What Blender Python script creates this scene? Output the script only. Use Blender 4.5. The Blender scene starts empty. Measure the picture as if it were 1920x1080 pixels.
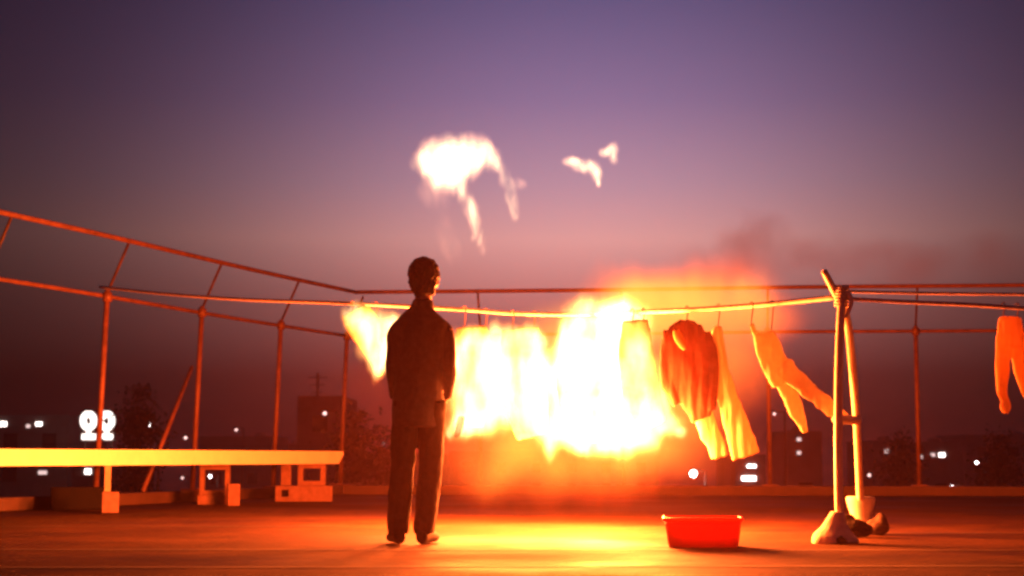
import bpy, bmesh, math, random
from mathutils import Vector, Matrix, noise
random.seed(7)
SC = bpy.context.scene
COL = SC.collection

# ---------------------------------------------------------------- camera
F_PX, CAM_H, HORIZON = 3000.0, 0.52, 858.0
PITCH = math.atan((HORIZON - 540.0) / F_PX)
cam_data = bpy.data.cameras.new('camera')
cam = bpy.data.objects.new('camera', cam_data)
COL.objects.link(cam)
cam.location = (0, 0, CAM_H)
cam.rotation_euler = (math.pi / 2 + PITCH, 0, 0)
cam_data.sensor_width = 36.0
cam_data.lens = 36.0 * F_PX / 1920.0
cam_data.clip_end = 6000
cam_data.dof.use_dof = True
cam_data.dof.focus_distance = 10.6
cam_data.dof.aperture_fstop = 3.6
SC.camera = cam

# ---------------------------------------------------------------- world: dusk sky
world = bpy.data.worlds.new('World')
SC.world = world
world.use_nodes = True
wn, wl = world.node_tree.nodes, world.node_tree.links
wn.clear()
out = wn.new('ShaderNodeOutputWorld')
bg = wn.new('ShaderNodeBackground')
sky = wn.new('ShaderNodeTexSky')
sky.sky_type = 'NISHITA'
sky.sun_disc = False
sky.sun_elevation = math.radians(-3.5)
sky.sun_rotation = math.radians(70)
tc = wn.new('ShaderNodeTexCoord')
sep = wn.new('ShaderNodeSeparateXYZ')
wl.new(tc.outputs['Generated'], sep.inputs[0])
ramp = wn.new('ShaderNodeValToRGB')
cr = ramp.color_ramp
stops = [(0.0, (.020, .005, .007)), (.05, (.130, .036, .038)), (.10, (.430, .185, .180)),
         (.135, (.690, .345, .335)), (.17, (.480, .290, .380)), (.22, (.305, .210, .390)),
         (.286, (.195, .165, .390)), (.6, (.11, .10, .30)), (1.0, (.06, .06, .18))]
while len(cr.elements) < len(stops):
    cr.elements.new(.5)
for e, (p, c) in zip(cr.elements, stops):
    e.position = p
    e.color = (*c, 1)
wl.new(sep.outputs['Z'], ramp.inputs[0])
# lens vignette and fire-lit haze put into the sky, brightest over the far roof edge
dotn = wn.new('ShaderNodeVectorMath'); dotn.operation = 'DOT_PRODUCT'
dotn.inputs[1].default_value = Vector((.045, 1.0, .12)).normalized()
nrm = wn.new('ShaderNodeVectorMath'); nrm.operation = 'NORMALIZE'
wl.new(tc.outputs['Generated'], nrm.inputs[0])
wl.new(nrm.outputs['Vector'], dotn.inputs[0])
pw_ = wn.new('ShaderNodeMath'); pw_.operation = 'POWER'
mx_ = wn.new('ShaderNodeMath'); mx_.operation = 'MAXIMUM'; mx_.inputs[1].default_value = 0.0
wl.new(dotn.outputs['Value'], mx_.inputs[0])
wl.new(mx_.outputs[0], pw_.inputs[0])
pw_.inputs[1].default_value = 46.0
az = wn.new('ShaderNodeMath'); az.operation = 'MULTIPLY_ADD'
az.inputs[1].default_value = .95
az.inputs[2].default_value = .05
wl.new(pw_.outputs[0], az.inputs[0])
mul = wn.new('ShaderNodeMix'); mul.data_type = 'RGBA'; mul.blend_type = 'MULTIPLY'
mul.inputs['Factor'].default_value = 1
wl.new(ramp.outputs['Color'], mul.inputs['A'])
wl.new(az.outputs[0], mul.inputs['B'])
add = wn.new('ShaderNodeMix'); add.data_type = 'RGBA'; add.blend_type = 'ADD'
add.inputs['Factor'].default_value = .015
wl.new(mul.outputs['Result'], add.inputs['A'])
wl.new(sky.outputs['Color'], add.inputs['B'])
wl.new(add.outputs['Result'], bg.inputs['Color'])
bg.inputs['Strength'].default_value = 1.0
wl.new(bg.outputs[0], out.inputs[0])

# ---------------------------------------------------------------- exposure and render settings
vs = SC.view_settings
vs.view_transform = 'Standard'
vs.look = 'None'
vs.exposure = 0.0
vs.gamma = 1.0
vs.use_curve_mapping = False
cy = SC.cycles
cy.use_denoising = True
cy.max_bounces = 4
cy.diffuse_bounces = 2
cy.glossy_bounces = 2
cy.volume_bounces = 0
cy.transparent_max_bounces = 48
cy.filter_width = 2.6
cy.sample_clamp_indirect = 6.0
FIRE_GAIN = 9.0          # scales every flame's own lamp

# ---------------------------------------------------------------- helpers
CT, ST = math.cos(PITCH), math.sin(PITCH)
def at(px, py, Y):
    """world point on the plane Y that the photograph shows at (px, py)"""
    u, v = px - 960.0, 540.0 - py
    wy = F_PX * CT - v * ST
    wz = F_PX * ST + v * CT
    k = Y / wy
    return Vector((u * k, Y, CAM_H + wz * k))

def ppm(Y):
    return F_PX / Y

MATS = {}
def mat(name, col, rough=.7, metal=0, var=.25, scale=6.0, bump=.0, emit=None, estr=0, coat=0, sub=0):
    if name in MATS:
        return MATS[name]
    m = bpy.data.materials.new(name)
    m.use_nodes = True
    n, l = m.node_tree.nodes, m.node_tree.links
    b = n['Principled BSDF']
    t = n.new('ShaderNodeTexCoord')
    nz = n.new('ShaderNodeTexNoise')
    nz.inputs['Scale'].default_value = scale
    nz.inputs['Detail'].default_value = 8
    nz.inputs['Roughness'].default_value = .65
    l.new(t.outputs['Object'], nz.inputs['Vector'])
    r = n.new('ShaderNodeValToRGB')
    r.color_ramp.elements[0].position = .3
    r.color_ramp.elements[1].position = .7
    r.color_ramp.elements[0].color = (*[c * (1 - var) for c in col], 1)
    r.color_ramp.elements[1].color = (*[min(1, c * (1 + var)) for c in col], 1)
    l.new(nz.outputs['Fac'], r.inputs[0])
    l.new(r.outputs[0], b.inputs['Base Color'])
    b.inputs['Roughness'].default_value = rough
    b.inputs['Metallic'].default_value = metal
    if sub:
        b.inputs['Subsurface Weight'].default_value = sub
    if bump:
        bp = n.new('ShaderNodeBump')
        bp.inputs['Strength'].default_value = bump
        bp.inputs['Distance'].default_value = .02
        l.new(nz.outputs['Fac'], bp.inputs['Height'])
        l.new(bp.outputs[0], b.inputs['Normal'])
    if emit:
        b.inputs['Emission Color'].default_value = (*emit, 1)
        b.inputs['Emission Strength'].default_value = estr
    MATS[name] = m
    return m

def flame_mat(name, col, k, lo=.32, hi=.62, scale=3.0, base=.0):
    """glowing gas: light given off per metre, broken up by turbulence"""
    m = bpy.data.materials.new(name)
    m.use_nodes = True
    n, l = m.node_tree.nodes, m.node_tree.links
    n.clear()
    o = n.new('ShaderNodeOutputMaterial')
    e = n.new('ShaderNodeEmission')
    e.inputs['Color'].default_value = (*col, 1)
    t = n.new('ShaderNodeTexCoord')
    mp = n.new('ShaderNodeMapping')
    mp.inputs['Scale'].default_value = (1, 1, .45)
    nz = n.new('ShaderNodeTexNoise')
    nz.inputs['Scale'].default_value = scale
    nz.inputs['Detail'].default_value = 3
    nz.inputs['Distortion'].default_value = .8
    l.new(t.outputs['Object'], mp.inputs[0])
    l.new(mp.outputs[0], nz.inputs['Vector'])
    mr = n.new('ShaderNodeMapRange')
    mr.inputs['From Min'].default_value = lo
    mr.inputs['From Max'].default_value = hi
    mr.inputs['To Min'].default_value = k * base
    mr.inputs['To Max'].default_value = k
    l.new(nz.outputs['Fac'], mr.inputs['Value'])
    l.new(mr.outputs[0], e.inputs['Strength'])
    l.new(e.outputs[0], o.inputs['Volume'])
    return m

def soft_flame(name, k, col=(1.0, .26, .045)):
    """thin burning gas, densest in its middle and fading out to nothing at its rim"""
    m = flame_mat(name, col, k, lo=.25, hi=.7, scale=1.6, base=.35)
    n, l = m.node_tree.nodes, m.node_tree.links
    t = n.new('ShaderNodeTexCoord')
    g = n.new('ShaderNodeTexGradient')
    g.gradient_type = 'QUADRATIC_SPHERE'
    l.new(t.outputs['Object'], g.inputs[0])
    e = [x for x in n if x.type == 'EMISSION'][0]
    src = e.inputs['Strength'].links[0].from_socket
    mu = n.new('ShaderNodeMath'); mu.operation = 'MULTIPLY'
    l.new(src, mu.inputs[0]); l.new(g.outputs['Fac'], mu.inputs[1])
    l.new(mu.outputs[0], e.inputs['Strength'])
    return m

def blob_flame(name, blobs, k, cols, warp=.10, wscale=3.2, lo=.05, hi=1.1, seed=0.0, step=2.5, tex=.95, kind='emit', lift=.5, blue_absorb=0.0):
    """turbulent burning gas: a field of soft lobes (centre, radii in object space) stirred by noise"""
    m = bpy.data.materials.new(name)
    m.use_nodes = True
    n, l = m.node_tree.nodes, m.node_tree.links
    n.clear()
    def V(op, a, b=None):
        x = n.new('ShaderNodeVectorMath'); x.operation = op
        for i_, q in enumerate((a, b)):
            if q is None: continue
            if isinstance(q, tuple): x.inputs[i_].default_value = q
            else: l.new(q, x.inputs[i_])
        return x.outputs['Value'] if op in ('DOT_PRODUCT', 'LENGTH') else x.outputs['Vector']
    def A(op, a, b=None, clamp=False):
        x = n.new('ShaderNodeMath'); x.operation = op; x.use_clamp = clamp
        for i_, q in enumerate((a, b)):
            if q is None: continue
            if isinstance(q, (int, float)): x.inputs[i_].default_value = q
            else: l.new(q, x.inputs[i_])
        return x.outputs[0]
    t = n.new('ShaderNodeTexCoord')
    P = V('ADD', t.outputs['Object'], (seed, seed * .37, 0.0))
    nz = n.new('ShaderNodeTexNoise')
    nz.inputs['Scale'].default_value = wscale
    nz.inputs['Detail'].default_value = 3
    nz.inputs['Roughness'].default_value = .6
    l.new(V('MULTIPLY', P, (1.0, 1.0, lift)), nz.inputs['Vector'])
    off = V('MULTIPLY', V('SUBTRACT', nz.outputs['Color'], (.5, .5, .5)), (2 * warp, 2 * warp, 2.6 * warp))
    Q = V('ADD', t.outputs['Object'], off)
    tot = None
    for c_, r_, w_ in blobs:
        d = V('MULTIPLY', V('SUBTRACT', Q, tuple(c_)), (1 / r_[0], 1 / r_[1], 1 / r_[2]))
        f = A('SUBTRACT', 1.0, V('DOT_PRODUCT', d, d), True)
        f = A('MULTIPLY', f, f)
        if w_ != 1:
            f = A('MULTIPLY', f, w_)
        tot = f if tot is None else A('ADD', tot, f)
    mr = n.new('ShaderNodeMapRange')
    mr.inputs['From Min'].default_value = lo
    mr.inputs['From Max'].default_value = hi
    l.new(tot, mr.inputs['Value'])
    nz2 = n.new('ShaderNodeTexNoise')
    nz2.inputs['Scale'].default_value = wscale * 2.2
    nz2.inputs['Detail'].default_value = 3
    l.new(V('MULTIPLY', P, (1.0, 1.0, lift * .8)), nz2.inputs['Vector'])
    tx = n.new('ShaderNodeMapRange')
    tx.inputs['From Min'].default_value = .35; tx.inputs['From Max'].default_value = .65
    tx.inputs['To Min'].default_value = 1 - tex; tx.inputs['To Max'].default_value = 1 + tex
    l.new(nz2.outputs['Fac'], tx.inputs['Value'])
    o = n.new('ShaderNodeOutputMaterial')
    dens = A('MULTIPLY', A('MULTIPLY', mr.outputs[0], tx.outputs[0]), k)
    if kind == 'emit':
        e = n.new('ShaderNodeEmission')
        rp = n.new('ShaderNodeValToRGB')
        rp.color_ramp.elements.new(.4)
        for q_, (p_, c_) in enumerate(((0, cols[0]), (.4, cols[1]), (1, cols[2]))):
            rp.color_ramp.elements[q_].position = p_
            rp.color_ramp.elements[q_].color = (*c_, 1)
        l.new(mr.outputs[0], rp.inputs[0])
        l.new(rp.outputs[0], e.inputs['Color'])
        l.new(dens, e.inputs['Strength'])
        if blue_absorb:  # takes blue out of what lies behind so the glow reads orange
            ab = n.new('ShaderNodeVolumeAbsorption')
            ab.inputs['Color'].default_value = (.95, .55, .25, 1)
            l.new(A('MULTIPLY', mr.outputs[0], blue_absorb), ab.inputs['Density'])
            sh = n.new('ShaderNodeAddShader')
            l.new(e.outputs[0], sh.inputs[0]); l.new(ab.outputs[0], sh.inputs[1])
            l.new(sh.outputs[0], o.inputs['Volume'])
        else:
            l.new(e.outputs[0], o.inputs['Volume'])
    else:
        e = n.new('ShaderNodeVolumePrincipled')
        e.inputs['Color'].default_value = (*cols[0], 1)
        l.new(dens, e.inputs['Density'])
        l.new(e.outputs[0], o.inputs['Volume'])
    m.cycles.volume_step_rate = step
    return m
C_FIRE = ((1, .22, .03), (1, .46, .10), (1, .62, .26))
C_WISP = ((1, .36, .22), (1, .56, .28), (1, .72, .36))
C_GLOW_RED = ((1, .07, .008), (1, .15, .02), (1, .30, .04))  # thin outer flame and the red veil of glare round the fire

def glow_mat(name, col, s):
    if name in MATS:
        return MATS[name]
    m = bpy.data.materials.new(name)
    m.use_nodes = True
    n, l = m.node_tree.nodes, m.node_tree.links
    n.clear()
    o = n.new('ShaderNodeOutputMaterial')
    e = n.new('ShaderNodeEmission')
    e.inputs['Color'].default_value = (*col, 1)
    e.inputs['Strength'].default_value = s
    l.new(e.outputs[0], o.inputs['Surface'])
    MATS[name] = m
    return m

def obj(name, data, m=None, parent=None, smooth=False, kind=None):
    if isinstance(data, bmesh.types.BMesh):
        me = bpy.data.meshes.new(name)
        bmesh.ops.recalc_face_normals(data, faces=data.faces)
        data.to_mesh(me)
        data.free()
    else:
        me = data
    o = bpy.data.objects.new(name, me)
    COL.objects.link(o)
    if m and not me.materials:
        me.materials.append(m)
    if smooth:
        for p in me.polygons:
            p.use_smooth = True
    if parent:
        o.parent = parent
    if kind:
        o['kind'] = kind
    return o

def tag(o, label, cat, group=None):
    o['label'] = label
    o['category'] = cat
    if group:
        o['group'] = group
    return o

def thing(name, label, cat, loc=(0, 0, 0), rz=0, group=None):
    o = bpy.data.objects.new(name, None)
    COL.objects.link(o)
    o.empty_display_size = .1
    o.location = loc
    o.rotation_euler = (0, 0, rz)
    return tag(o, label, cat, group)

def box(bm, c, s, rz=0, bevel=0):
    M = Matrix.Translation(Vector(c)) @ Matrix.Rotation(rz, 4, 'Z') @ Matrix.Diagonal((s[0], s[1], s[2], 1))
    r = bmesh.ops.create_cube(bm, size=1, matrix=M)
    if bevel:
        es = set(e for v in r['verts'] for e in v.link_edges)
        bmesh.ops.bevel(bm, geom=list(es), offset=bevel, segments=2, affect='EDGES', profile=.6)
    return bm

def newbox(c, s, rz=0, bevel=0):
    return box(bmesh.new(), c, s, rz, bevel)

def loft(bm, pts, rads, n=14, side=(1, 0, 0), caps=True, wob=0, seed=0, wscale=8):
    """a closed tube of elliptical rings; rads = (half width along side, half depth)"""
    pts = [Vector(p) for p in pts]
    rads = [r if isinstance(r, (tuple, list)) else (r, r) for r in rads]
    rings = []
    for i, p in enumerate(pts):
        d = (pts[min(i + 1, len(pts) - 1)] - pts[max(i - 1, 0)]).normalized()
        s = Vector(side)
        s = s - d * s.dot(d)
        if s.length < 1e-3:
            s = Vector((0, 1, 0)) - d * d.y
        s.normalize()
        t = d.cross(s).normalized()
        ring = []
        for k in range(n):
            a = 2 * math.pi * k / n
            q = p + s * math.cos(a) * rads[i][0] + t * math.sin(a) * rads[i][1]
            if wob:
                w = noise.noise(q * wscale + Vector((seed, seed * 1.7, 0)))
                q += (q - p).normalized() * w * wob
            ring.append(bm.verts.new(q))
        rings.append(ring)
    for a, b in zip(rings, rings[1:]):
        for k in range(n):
            bm.faces.new((a[k], a[(k + 1) % n], b[(k + 1) % n], b[k]))
    if caps:
        bm.faces.new(rings[0][::-1])
        bm.faces.new(rings[-1])
    return bm

def spline(pts, per=6):
    """Catmull-Rom through points of any length"""
    P = [Vector(p) if not isinstance(p, Vector) else p for p in pts]
    res = []
    for i in range(len(P) - 1):
        p0, p1, p2, p3 = P[max(i - 1, 0)], P[i], P[i + 1], P[min(i + 2, len(P) - 1)]
        for j in range(per):
            t = j / per
            res.append(.5 * ((2 * p1) + (p2 - p0) * t + (2 * p0 - 5 * p1 + 4 * p2 - p3) * t * t
                             + (3 * p1 - p0 - 3 * p2 + p3) * t ** 3))
    res.append(P[-1])
    return res

def sloft(bm, pts, rads, per=5, **kw):
    """loft with spline-smoothed path and radii"""
    rads = [r if isinstance(r, (tuple, list)) else (r, r) for r in rads]
    P = spline([Vector(p) for p in pts], per)
    R = spline([Vector((r[0], r[1], 0)) for r in rads], per)
    return loft(bm, P, [(max(r.x, .001), max(r.y, .001)) for r in R], **kw)

def tube(pts, r, n=10, per=6, bm=None):
    bm = bm or bmesh.new()
    return sloft(bm, pts, [r] * len(pts) if not isinstance(r, list) else r, per=per, n=n)

def rod(a, b, r, n=10, bm=None):
    bm = bm or bmesh.new()
    return loft(bm, [a, b], [r, r], n=n)

def ball(bm, c, r, sub=2):
    M = Matrix.Translation(Vector(c)) @ Matrix.Diagonal((*r, 1))
    bmesh.ops.create_icosphere(bm, subdivisions=sub, radius=1, matrix=M)

def remesh(bm, voxel, smooth=2, wr=0, wscale=9, seed=0, stretch=(1, 1, 1)):
    """fuse overlapping shapes into one continuous skin"""
    me = bpy.data.meshes.new('tmp')
    bm.to_mesh(me)
    bm.free()
    o = bpy.data.objects.new('tmp', me)
    COL.objects.link(o)
    md = o.modifiers.new('r', 'REMESH')
    md.mode = 'VOXEL'
    md.voxel_size = voxel
    if smooth:
        sm = o.modifiers.new('s', 'SMOOTH')
        sm.iterations = smooth
        sm.factor = .5
    dg = bpy.context.evaluated_depsgraph_get()
    res = bpy.data.meshes.new_from_object(o.evaluated_get(dg))
    bpy.data.objects.remove(o)
    bpy.data.meshes.remove(me)
    if wr:
        ns = [v.normal.copy() for v in res.vertices]
        for v, nn in zip(res.vertices, ns):
            q = Vector((v.co.x * stretch[0], v.co.y * stretch[1], v.co.z * stretch[2])) * wscale
            w = noise.noise(q + Vector((seed, seed * .7, seed * 1.3)))
            w += .5 * noise.noise(q * 2.1 + Vector((seed, 3, 1)))
            v.co += nn * w * wr
    return res

# ---------------------------------------------------------------- materials
M_ROOF = mat('roof red oxide coat', (.050, .027, .015), .55, var=.6, scale=1.1, bump=.25)
M_WALL = mat('rendered wall', (.22, .2, .19), .85, scale=.6)
M_CURB = mat('kerb concrete', (.06, .038, .03), .8, scale=3, bump=.4)
M_STEEL = mat('rusty painted steel', (.13, .065, .05), .55, var=.4, scale=9)
M_STEELD = mat('dark arm steel', (.05, .028, .022), .7, var=.4, scale=9)  # darker tone for the slanted fence arms
M_BLOCK = mat('cinder block', (.17, .10, .08), .9, scale=14, bump=.6)
M_WHITE = mat('pale painted wood', (.90, .90, .62), .55, var=.08, scale=5)
M_WOODLEG = mat('raw timber', (.45, .33, .22), .7, scale=10)
M_ROPE = mat('pale rope', (.75, .68, .58), .7, scale=30)
M_BAMBOO = mat('pale pole', (.90, .84, .66), .45, var=.12, scale=8)
M_RED = mat('red plastic', (.62, .025, .02), .35, var=.06, scale=5)
M_SUIT = mat('dark jacket cloth', (.045, .04, .05), .85, var=.25, scale=30)
M_TROU = mat('dark trouser cloth', (.02, .017, .02), .88, var=.25, scale=30)
M_SHOE = mat('black leather', (.012, .011, .011), .75, var=.2)
M_SKIN = mat('skin', (.50, .31, .23), .55, var=.06, scale=20, sub=.1)
M_HAIR = mat('black hair', (.015, .012, .012), .55, var=.3, scale=60)
M_CLOTHP = mat('pale yellow cloth', (.86, .76, .48), .85, var=.12, scale=12)
M_CLOTHO = mat('orange cloth', (.78, .52, .22), .85, var=.15, scale=12)
M_CLOTHR = mat('rust red cloth', (.24, .115, .08), .9, var=.25, scale=10)
M_CHAR = mat('scorched cloth', (.30, .20, .13), .95, var=.6, scale=9)
M_CONC = mat('white cement', (.80, .74, .58), .85, var=.2, scale=10, bump=.4)
M_DARK = mat('black rubber', (.006, .006, .007), .8, var=.3)
M_GLASS = mat('dark window glass', (.03, .03, .04), .12, var=.2, scale=.4)
M_LEAF = mat('dark leaves', (.035, .05, .025), .8, var=.5, scale=.5)
M_BARK = mat('bark', (.08, .06, .045), .9, var=.4, scale=3)
M_GROUND = mat('city ground', (.06, .055, .055), .9, scale=.02)
M_LIT = glow_mat('lit window', (1.0, .86, .80), 10)
M_LITDIM = glow_mat('dim window', (1.0, .70, .66), 1.1)
M_LAMP = glow_mat('lamp glass', (1.0, .86, .86), 30)
M_LAMPD = glow_mat('dim lamp glass', (1.0, .60, .55), 2.2)
M_NEON = glow_mat('white neon', (1.0, .90, .82), 2.6)

HOT = (1.0, .52, .17)
# rooftop: stained, slightly glossy waterproof coat
n, l = M_ROOF.node_tree.nodes, M_ROOF.node_tree.links
b = n['Principled BSDF']
tt = n.new('ShaderNodeTexCoord')
nz2 = n.new('ShaderNodeTexNoise')
nz2.inputs['Scale'].default_value = .55
nz2.inputs['Detail'].default_value = 6
l.new(tt.outputs['Object'], nz2.inputs['Vector'])
mr = n.new('ShaderNodeMapRange')
mr.inputs['From Min'].default_value = .38
mr.inputs['From Max'].default_value = .62
mr.inputs['To Min'].default_value = .6
mr.inputs['To Max'].default_value = .95
l.new(nz2.outputs['Fac'], mr.inputs['Value'])
l.new(mr.outputs[0], b.inputs['Roughness'])
nz3 = n.new('ShaderNodeTexNoise')
nz3.inputs['Scale'].default_value = 5.0
nz3.inputs['Detail'].default_value = 10
nz3.inputs['Roughness'].default_value = .7
l.new(tt.outputs['Object'], nz3.inputs['Vector'])
bp = [x for x in n if x.type == 'BUMP'][0]
bp.inputs['Strength'].default_value = .55
bp.inputs['Distance'].default_value = .03
l.new(nz3.outputs['Fac'], bp.inputs['Height'])
b.inputs['Specular IOR Level'].default_value = .04

for m_ in (M_SUIT, M_TROU, M_SHOE, M_DARK):
    m_.node_tree.nodes['Principled BSDF'].inputs['Specular IOR Level'].default_value = .08
# thin cloth lets some of the fire shine through
for m_ in (M_CLOTHP, M_CLOTHO, M_CLOTHR):
    n, l = m_.node_tree.nodes, m_.node_tree.links
    tr = n.new('ShaderNodeBsdfTranslucent')
    l.new(n['Color Ramp'].outputs[0], tr.inputs['Color'])
    mx = n.new('ShaderNodeMixShader'); mx.inputs[0].default_value = .45
    l.new(n['Principled BSDF'].outputs[0], mx.inputs[1]); l.new(tr.outputs[0], mx.inputs[2])
    l.new(mx.outputs[0], n['Material Output'].inputs['Surface'])
# thin red plastic lets light through its walls
n, l = M_RED.node_tree.nodes, M_RED.node_tree.links
tr = n.new('ShaderNodeBsdfTranslucent'); tr.inputs['Color'].default_value = (.95, .035, .015, 1)
mx = n.new('ShaderNodeMixShader'); mx.inputs[0].default_value = .30
l.new(n['Principled BSDF'].outputs[0], mx.inputs[1]); l.new(tr.outputs[0], mx.inputs[2])
l.new(mx.outputs[0], n['Material Output'].inputs['Surface'])

# ---------------------------------------------------------------- structure
C0 = Vector((-5.02, 15.7, 0)); CC = Vector((-2.45, 23.0, 0)); CR = Vector((7.0, 21.9, 0))
dL = (CC - C0).normalized(); dB = (CR - CC).normalized()
inL = Vector((dL.y, -dL.x, 0)); inB = Vector((dB.y, -dB.x, 0))
GROUND_Z = -18.0

bm = bmesh.new()
S = 2600
vs_ = [bm.verts.new((x, y, GROUND_Z)) for x, y in ((-S, -200), (S, -200), (S, S), (-S, S))]
bm.faces.new(vs_)
obj('ground', bm, M_GROUND, kind='structure')

# the roof we stand on, with the walls of its own building below it
Lf = C0 - dL * 23.5
Rb = CC + dB * 17
poly = [Lf - inL * .35, CC - inL * .35 - inB * .35 + dL * .0, Rb - inB * .35, Vector((Rb.x, -6, 0)), Vector((Lf.x, -6, 0))]
bm = bmesh.new()
# subdivided top for a slightly uneven surface
top = [bm.verts.new((p.x, p.y, 0)) for p in poly]
bot = [bm.verts.new((p.x, p.y, GROUND_Z)) for p in poly]
bm.faces.new(top)
for i in range(len(poly)):
    j = (i + 1) % len(poly)
    bm.faces.new((top[i], bot[i], bot[j], top[j]))
bm.faces.new(bot[::-1])
obj('rooftop', bm, M_ROOF, kind='structure')

roof = bpy.data.objects['rooftop']
M_SEAM = mat('bitumen seam', (.02, .012, .01), .9, var=.4, scale=5)
for y0, sk, x0, x1, w_ in ((12.15, .020, -4.0, -1.2, .07), (9.2, -.012, -7, 9, .05), (14.9, .015, -4, 9, .06), (7.6, .02, -6, 7, .05), (11.1, .01, 1.5, 8, .05), (18.0, .01, -3.6, 8.5, .08)):
    bm = bmesh.new()
    nseg = 24
    up, dn = [], []
    for q in range(nseg + 1):
        x = x0 + (x1 - x0) * q / nseg
        y = y0 + sk * (x - x0) + .03 * noise.noise(Vector((x * 1.3, y0, 0)))
        hw = w_ / 2 * (1 + .5 * noise.noise(Vector((x * 2.1, y0, 4)))) * min(1, .2 + q * .4, .2 + (nseg - q) * .4)
        up.append(bm.verts.new((x, y + hw, .004))); dn.append(bm.verts.new((x, y - hw, .004)))
    for q in range(nseg):
        bm.faces.new((dn[q], dn[q + 1], up[q + 1], up[q]))
    obj('seam', bm, M_SEAM, roof)

def strip(a, b, w, h, off, inn):
    d = (b - a).normalized()
    c = (a + b) / 2 - inn * off
    return newbox((c.x, c.y, h / 2 + .002), ((b - a).length, w, h), math.atan2(d.y, d.x), .015)
obj('kerb', strip(Lf, CC - dL * .12, .22, .13, .0, inL), M_CURB, kind='structure')
obj('kerb', strip(CC + dB * .0, Rb, .24, .13, .0, inB), M_CURB, kind='structure')

# ---------------------------------------------------------------- fences
POST_H, RAIL_H, ARM_IN = 2.33, 2.86, .28
def fence(label, start, d, inn, dists, base_h, lean, brace_at=None):
    f = thing('rooftop_fence', label, 'fence', (start.x, start.y, 0))
    def loc(p):
        return p - Vector((start.x, start.y, 0))
    for i, s in enumerate(dists):
        p = start + d * s
        p0 = Vector((p.x, p.y, base_h + .002))
        t = p + inn * (lean * POST_H) + Vector((0, 0, POST_H))
        po = obj('post', rod(loc(p0), loc(t), .031, 12), M_STEEL, f, True)
        a = p + inn * (ARM_IN + .05) + Vector((0, 0, RAIL_H - .035))
        obj('arm', rod(loc(t - Vector((0, 0, .03))), loc(a), .016, 10), M_STEELD, po, True)
        pb = newbox(loc(p + Vector((0, 0, base_h + .012))), (.2, .2, .02), math.atan2(d.y, d.x), .004)
        obj('base_plate', pb, M_STEEL, po)
        cl = bmesh.new()
        loft(cl, [loc(t + Vector((0, 0, -.13))), loc(t + Vector((0, 0, -.03)))], [.052, .052], 12)
        obj('clamp', cl, M_STEEL, po, True)
    s0, s1 = dists[0] - .6, dists[-1] + (.0 if brace_at is not None else .6)
    for h, off, r in ((POST_H - .06, lean * POST_H - .05, .024), (RAIL_H, ARM_IN + .05, .028)):
        a = start + d * s0 + inn * off + Vector((0, 0, h))
        b_ = start + d * s1 + inn * off + Vector((0, 0, h))
        q1, q2 = CC + inL * off, CC + inB * off
        den = dL.x * dB.y - dL.y * dB.x
        t_ = ((q2 - q1).x * dB.y - (q2 - q1).y * dB.x) / den
        corner = q1 + dL * t_ + Vector((0, 0, h))
        if brace_at is not None:
            b_ = corner
        else:
            a = corner
        m = (a + b_) / 2
        obj('rail', tube([loc(a), loc(a.lerp(b_, .3)) + Vector((0, 0, -.012)), loc(m) + Vector((0, 0, -.004)),
                          loc(a.lerp(b_, .75)) + Vector((0, 0, -.014)), loc(b_)], r, 12, 4), M_STEEL, f, True)
    if brace_at is not None:
        p = start + d * brace_at
        q = start + d * (brace_at - 1.12)
        obj('brace', rod(loc(p + Vector((0, 0, 1.6)) - inn * .04), loc(q + Vector((0, 0, base_h + .01)) + inn * .03), .026, 10), M_STEEL, f, True)
    return f
fence('rusty pipe fence with cranked post tops receding along the left roof edge', C0 - dL * 4.4, dL, inL,
      [4.4 + 7.74 * s for s in (-.55, -.30, -.045, .217, .475, .737, 1.0)], .13, .035, 4.4 + 7.74 * .475)
fence('rusty pipe fence with cranked post tops along the far roof edge behind the fire', CC, dB, inB,
      [2.02 * k for k in range(0, 7)][1:], .13, .02)
# ---------------------------------------------------------------- low bench on blocks
def on(px, Y):
    p = at(px, 858, Y)
    return Vector((p.x, p.y, 0))
bA, bB = on(-330, 12.1), on(643, 19.4)
bd = (bB - bA).normalized(); bi = Vector((bd.y, -bd.x, 0))
blen = (bB - bA).length
bench = thing('low_bench', 'long pale low bench resting on blocks left of the man', 'bench', bA, math.atan2(bd.y, bd.x))
# local x runs along the bench, local -y is its front
W = .95
bm = bmesh.new()
vsl = [(0, .595), (blen, .595), (blen + .02, .56), (blen - .10, .447), (0, .447)]
fr = [bm.verts.new((x, 0, z)) for x, z in vsl]; bk = [bm.verts.new((x, .045, z)) for x, z in vsl]
bm.faces.new(fr); bm.faces.new(bk[::-1])
for i in range(5):
    bm.faces.new((fr[i], bk[i], bk[(i + 1) % 5], fr[(i + 1) % 5]))
obj('front_rail', bm, M_WHITE, bench)
obj('rear_rail', newbox((blen / 2, W, .52), (blen, .045, .14), 0, .006), M_WHITE, bench)
NP = 7
for i in range(NP):
    pw = (W - .07) / NP
    obj('plank', newbox((blen / 2 - .02, .05 + pw * (i + .5), .574 + .002 * (i % 2)), (blen - .06, pw - .008, .024), 0, .004), M_WHITE, bench)
for i in range(5):
    obj('crossbeam', newbox((.6 + i * (blen - 1.4) / 4, W / 2, .515), (.07, W - .1, .085), 0, .005), M_WOODLEG, bench)

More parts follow.
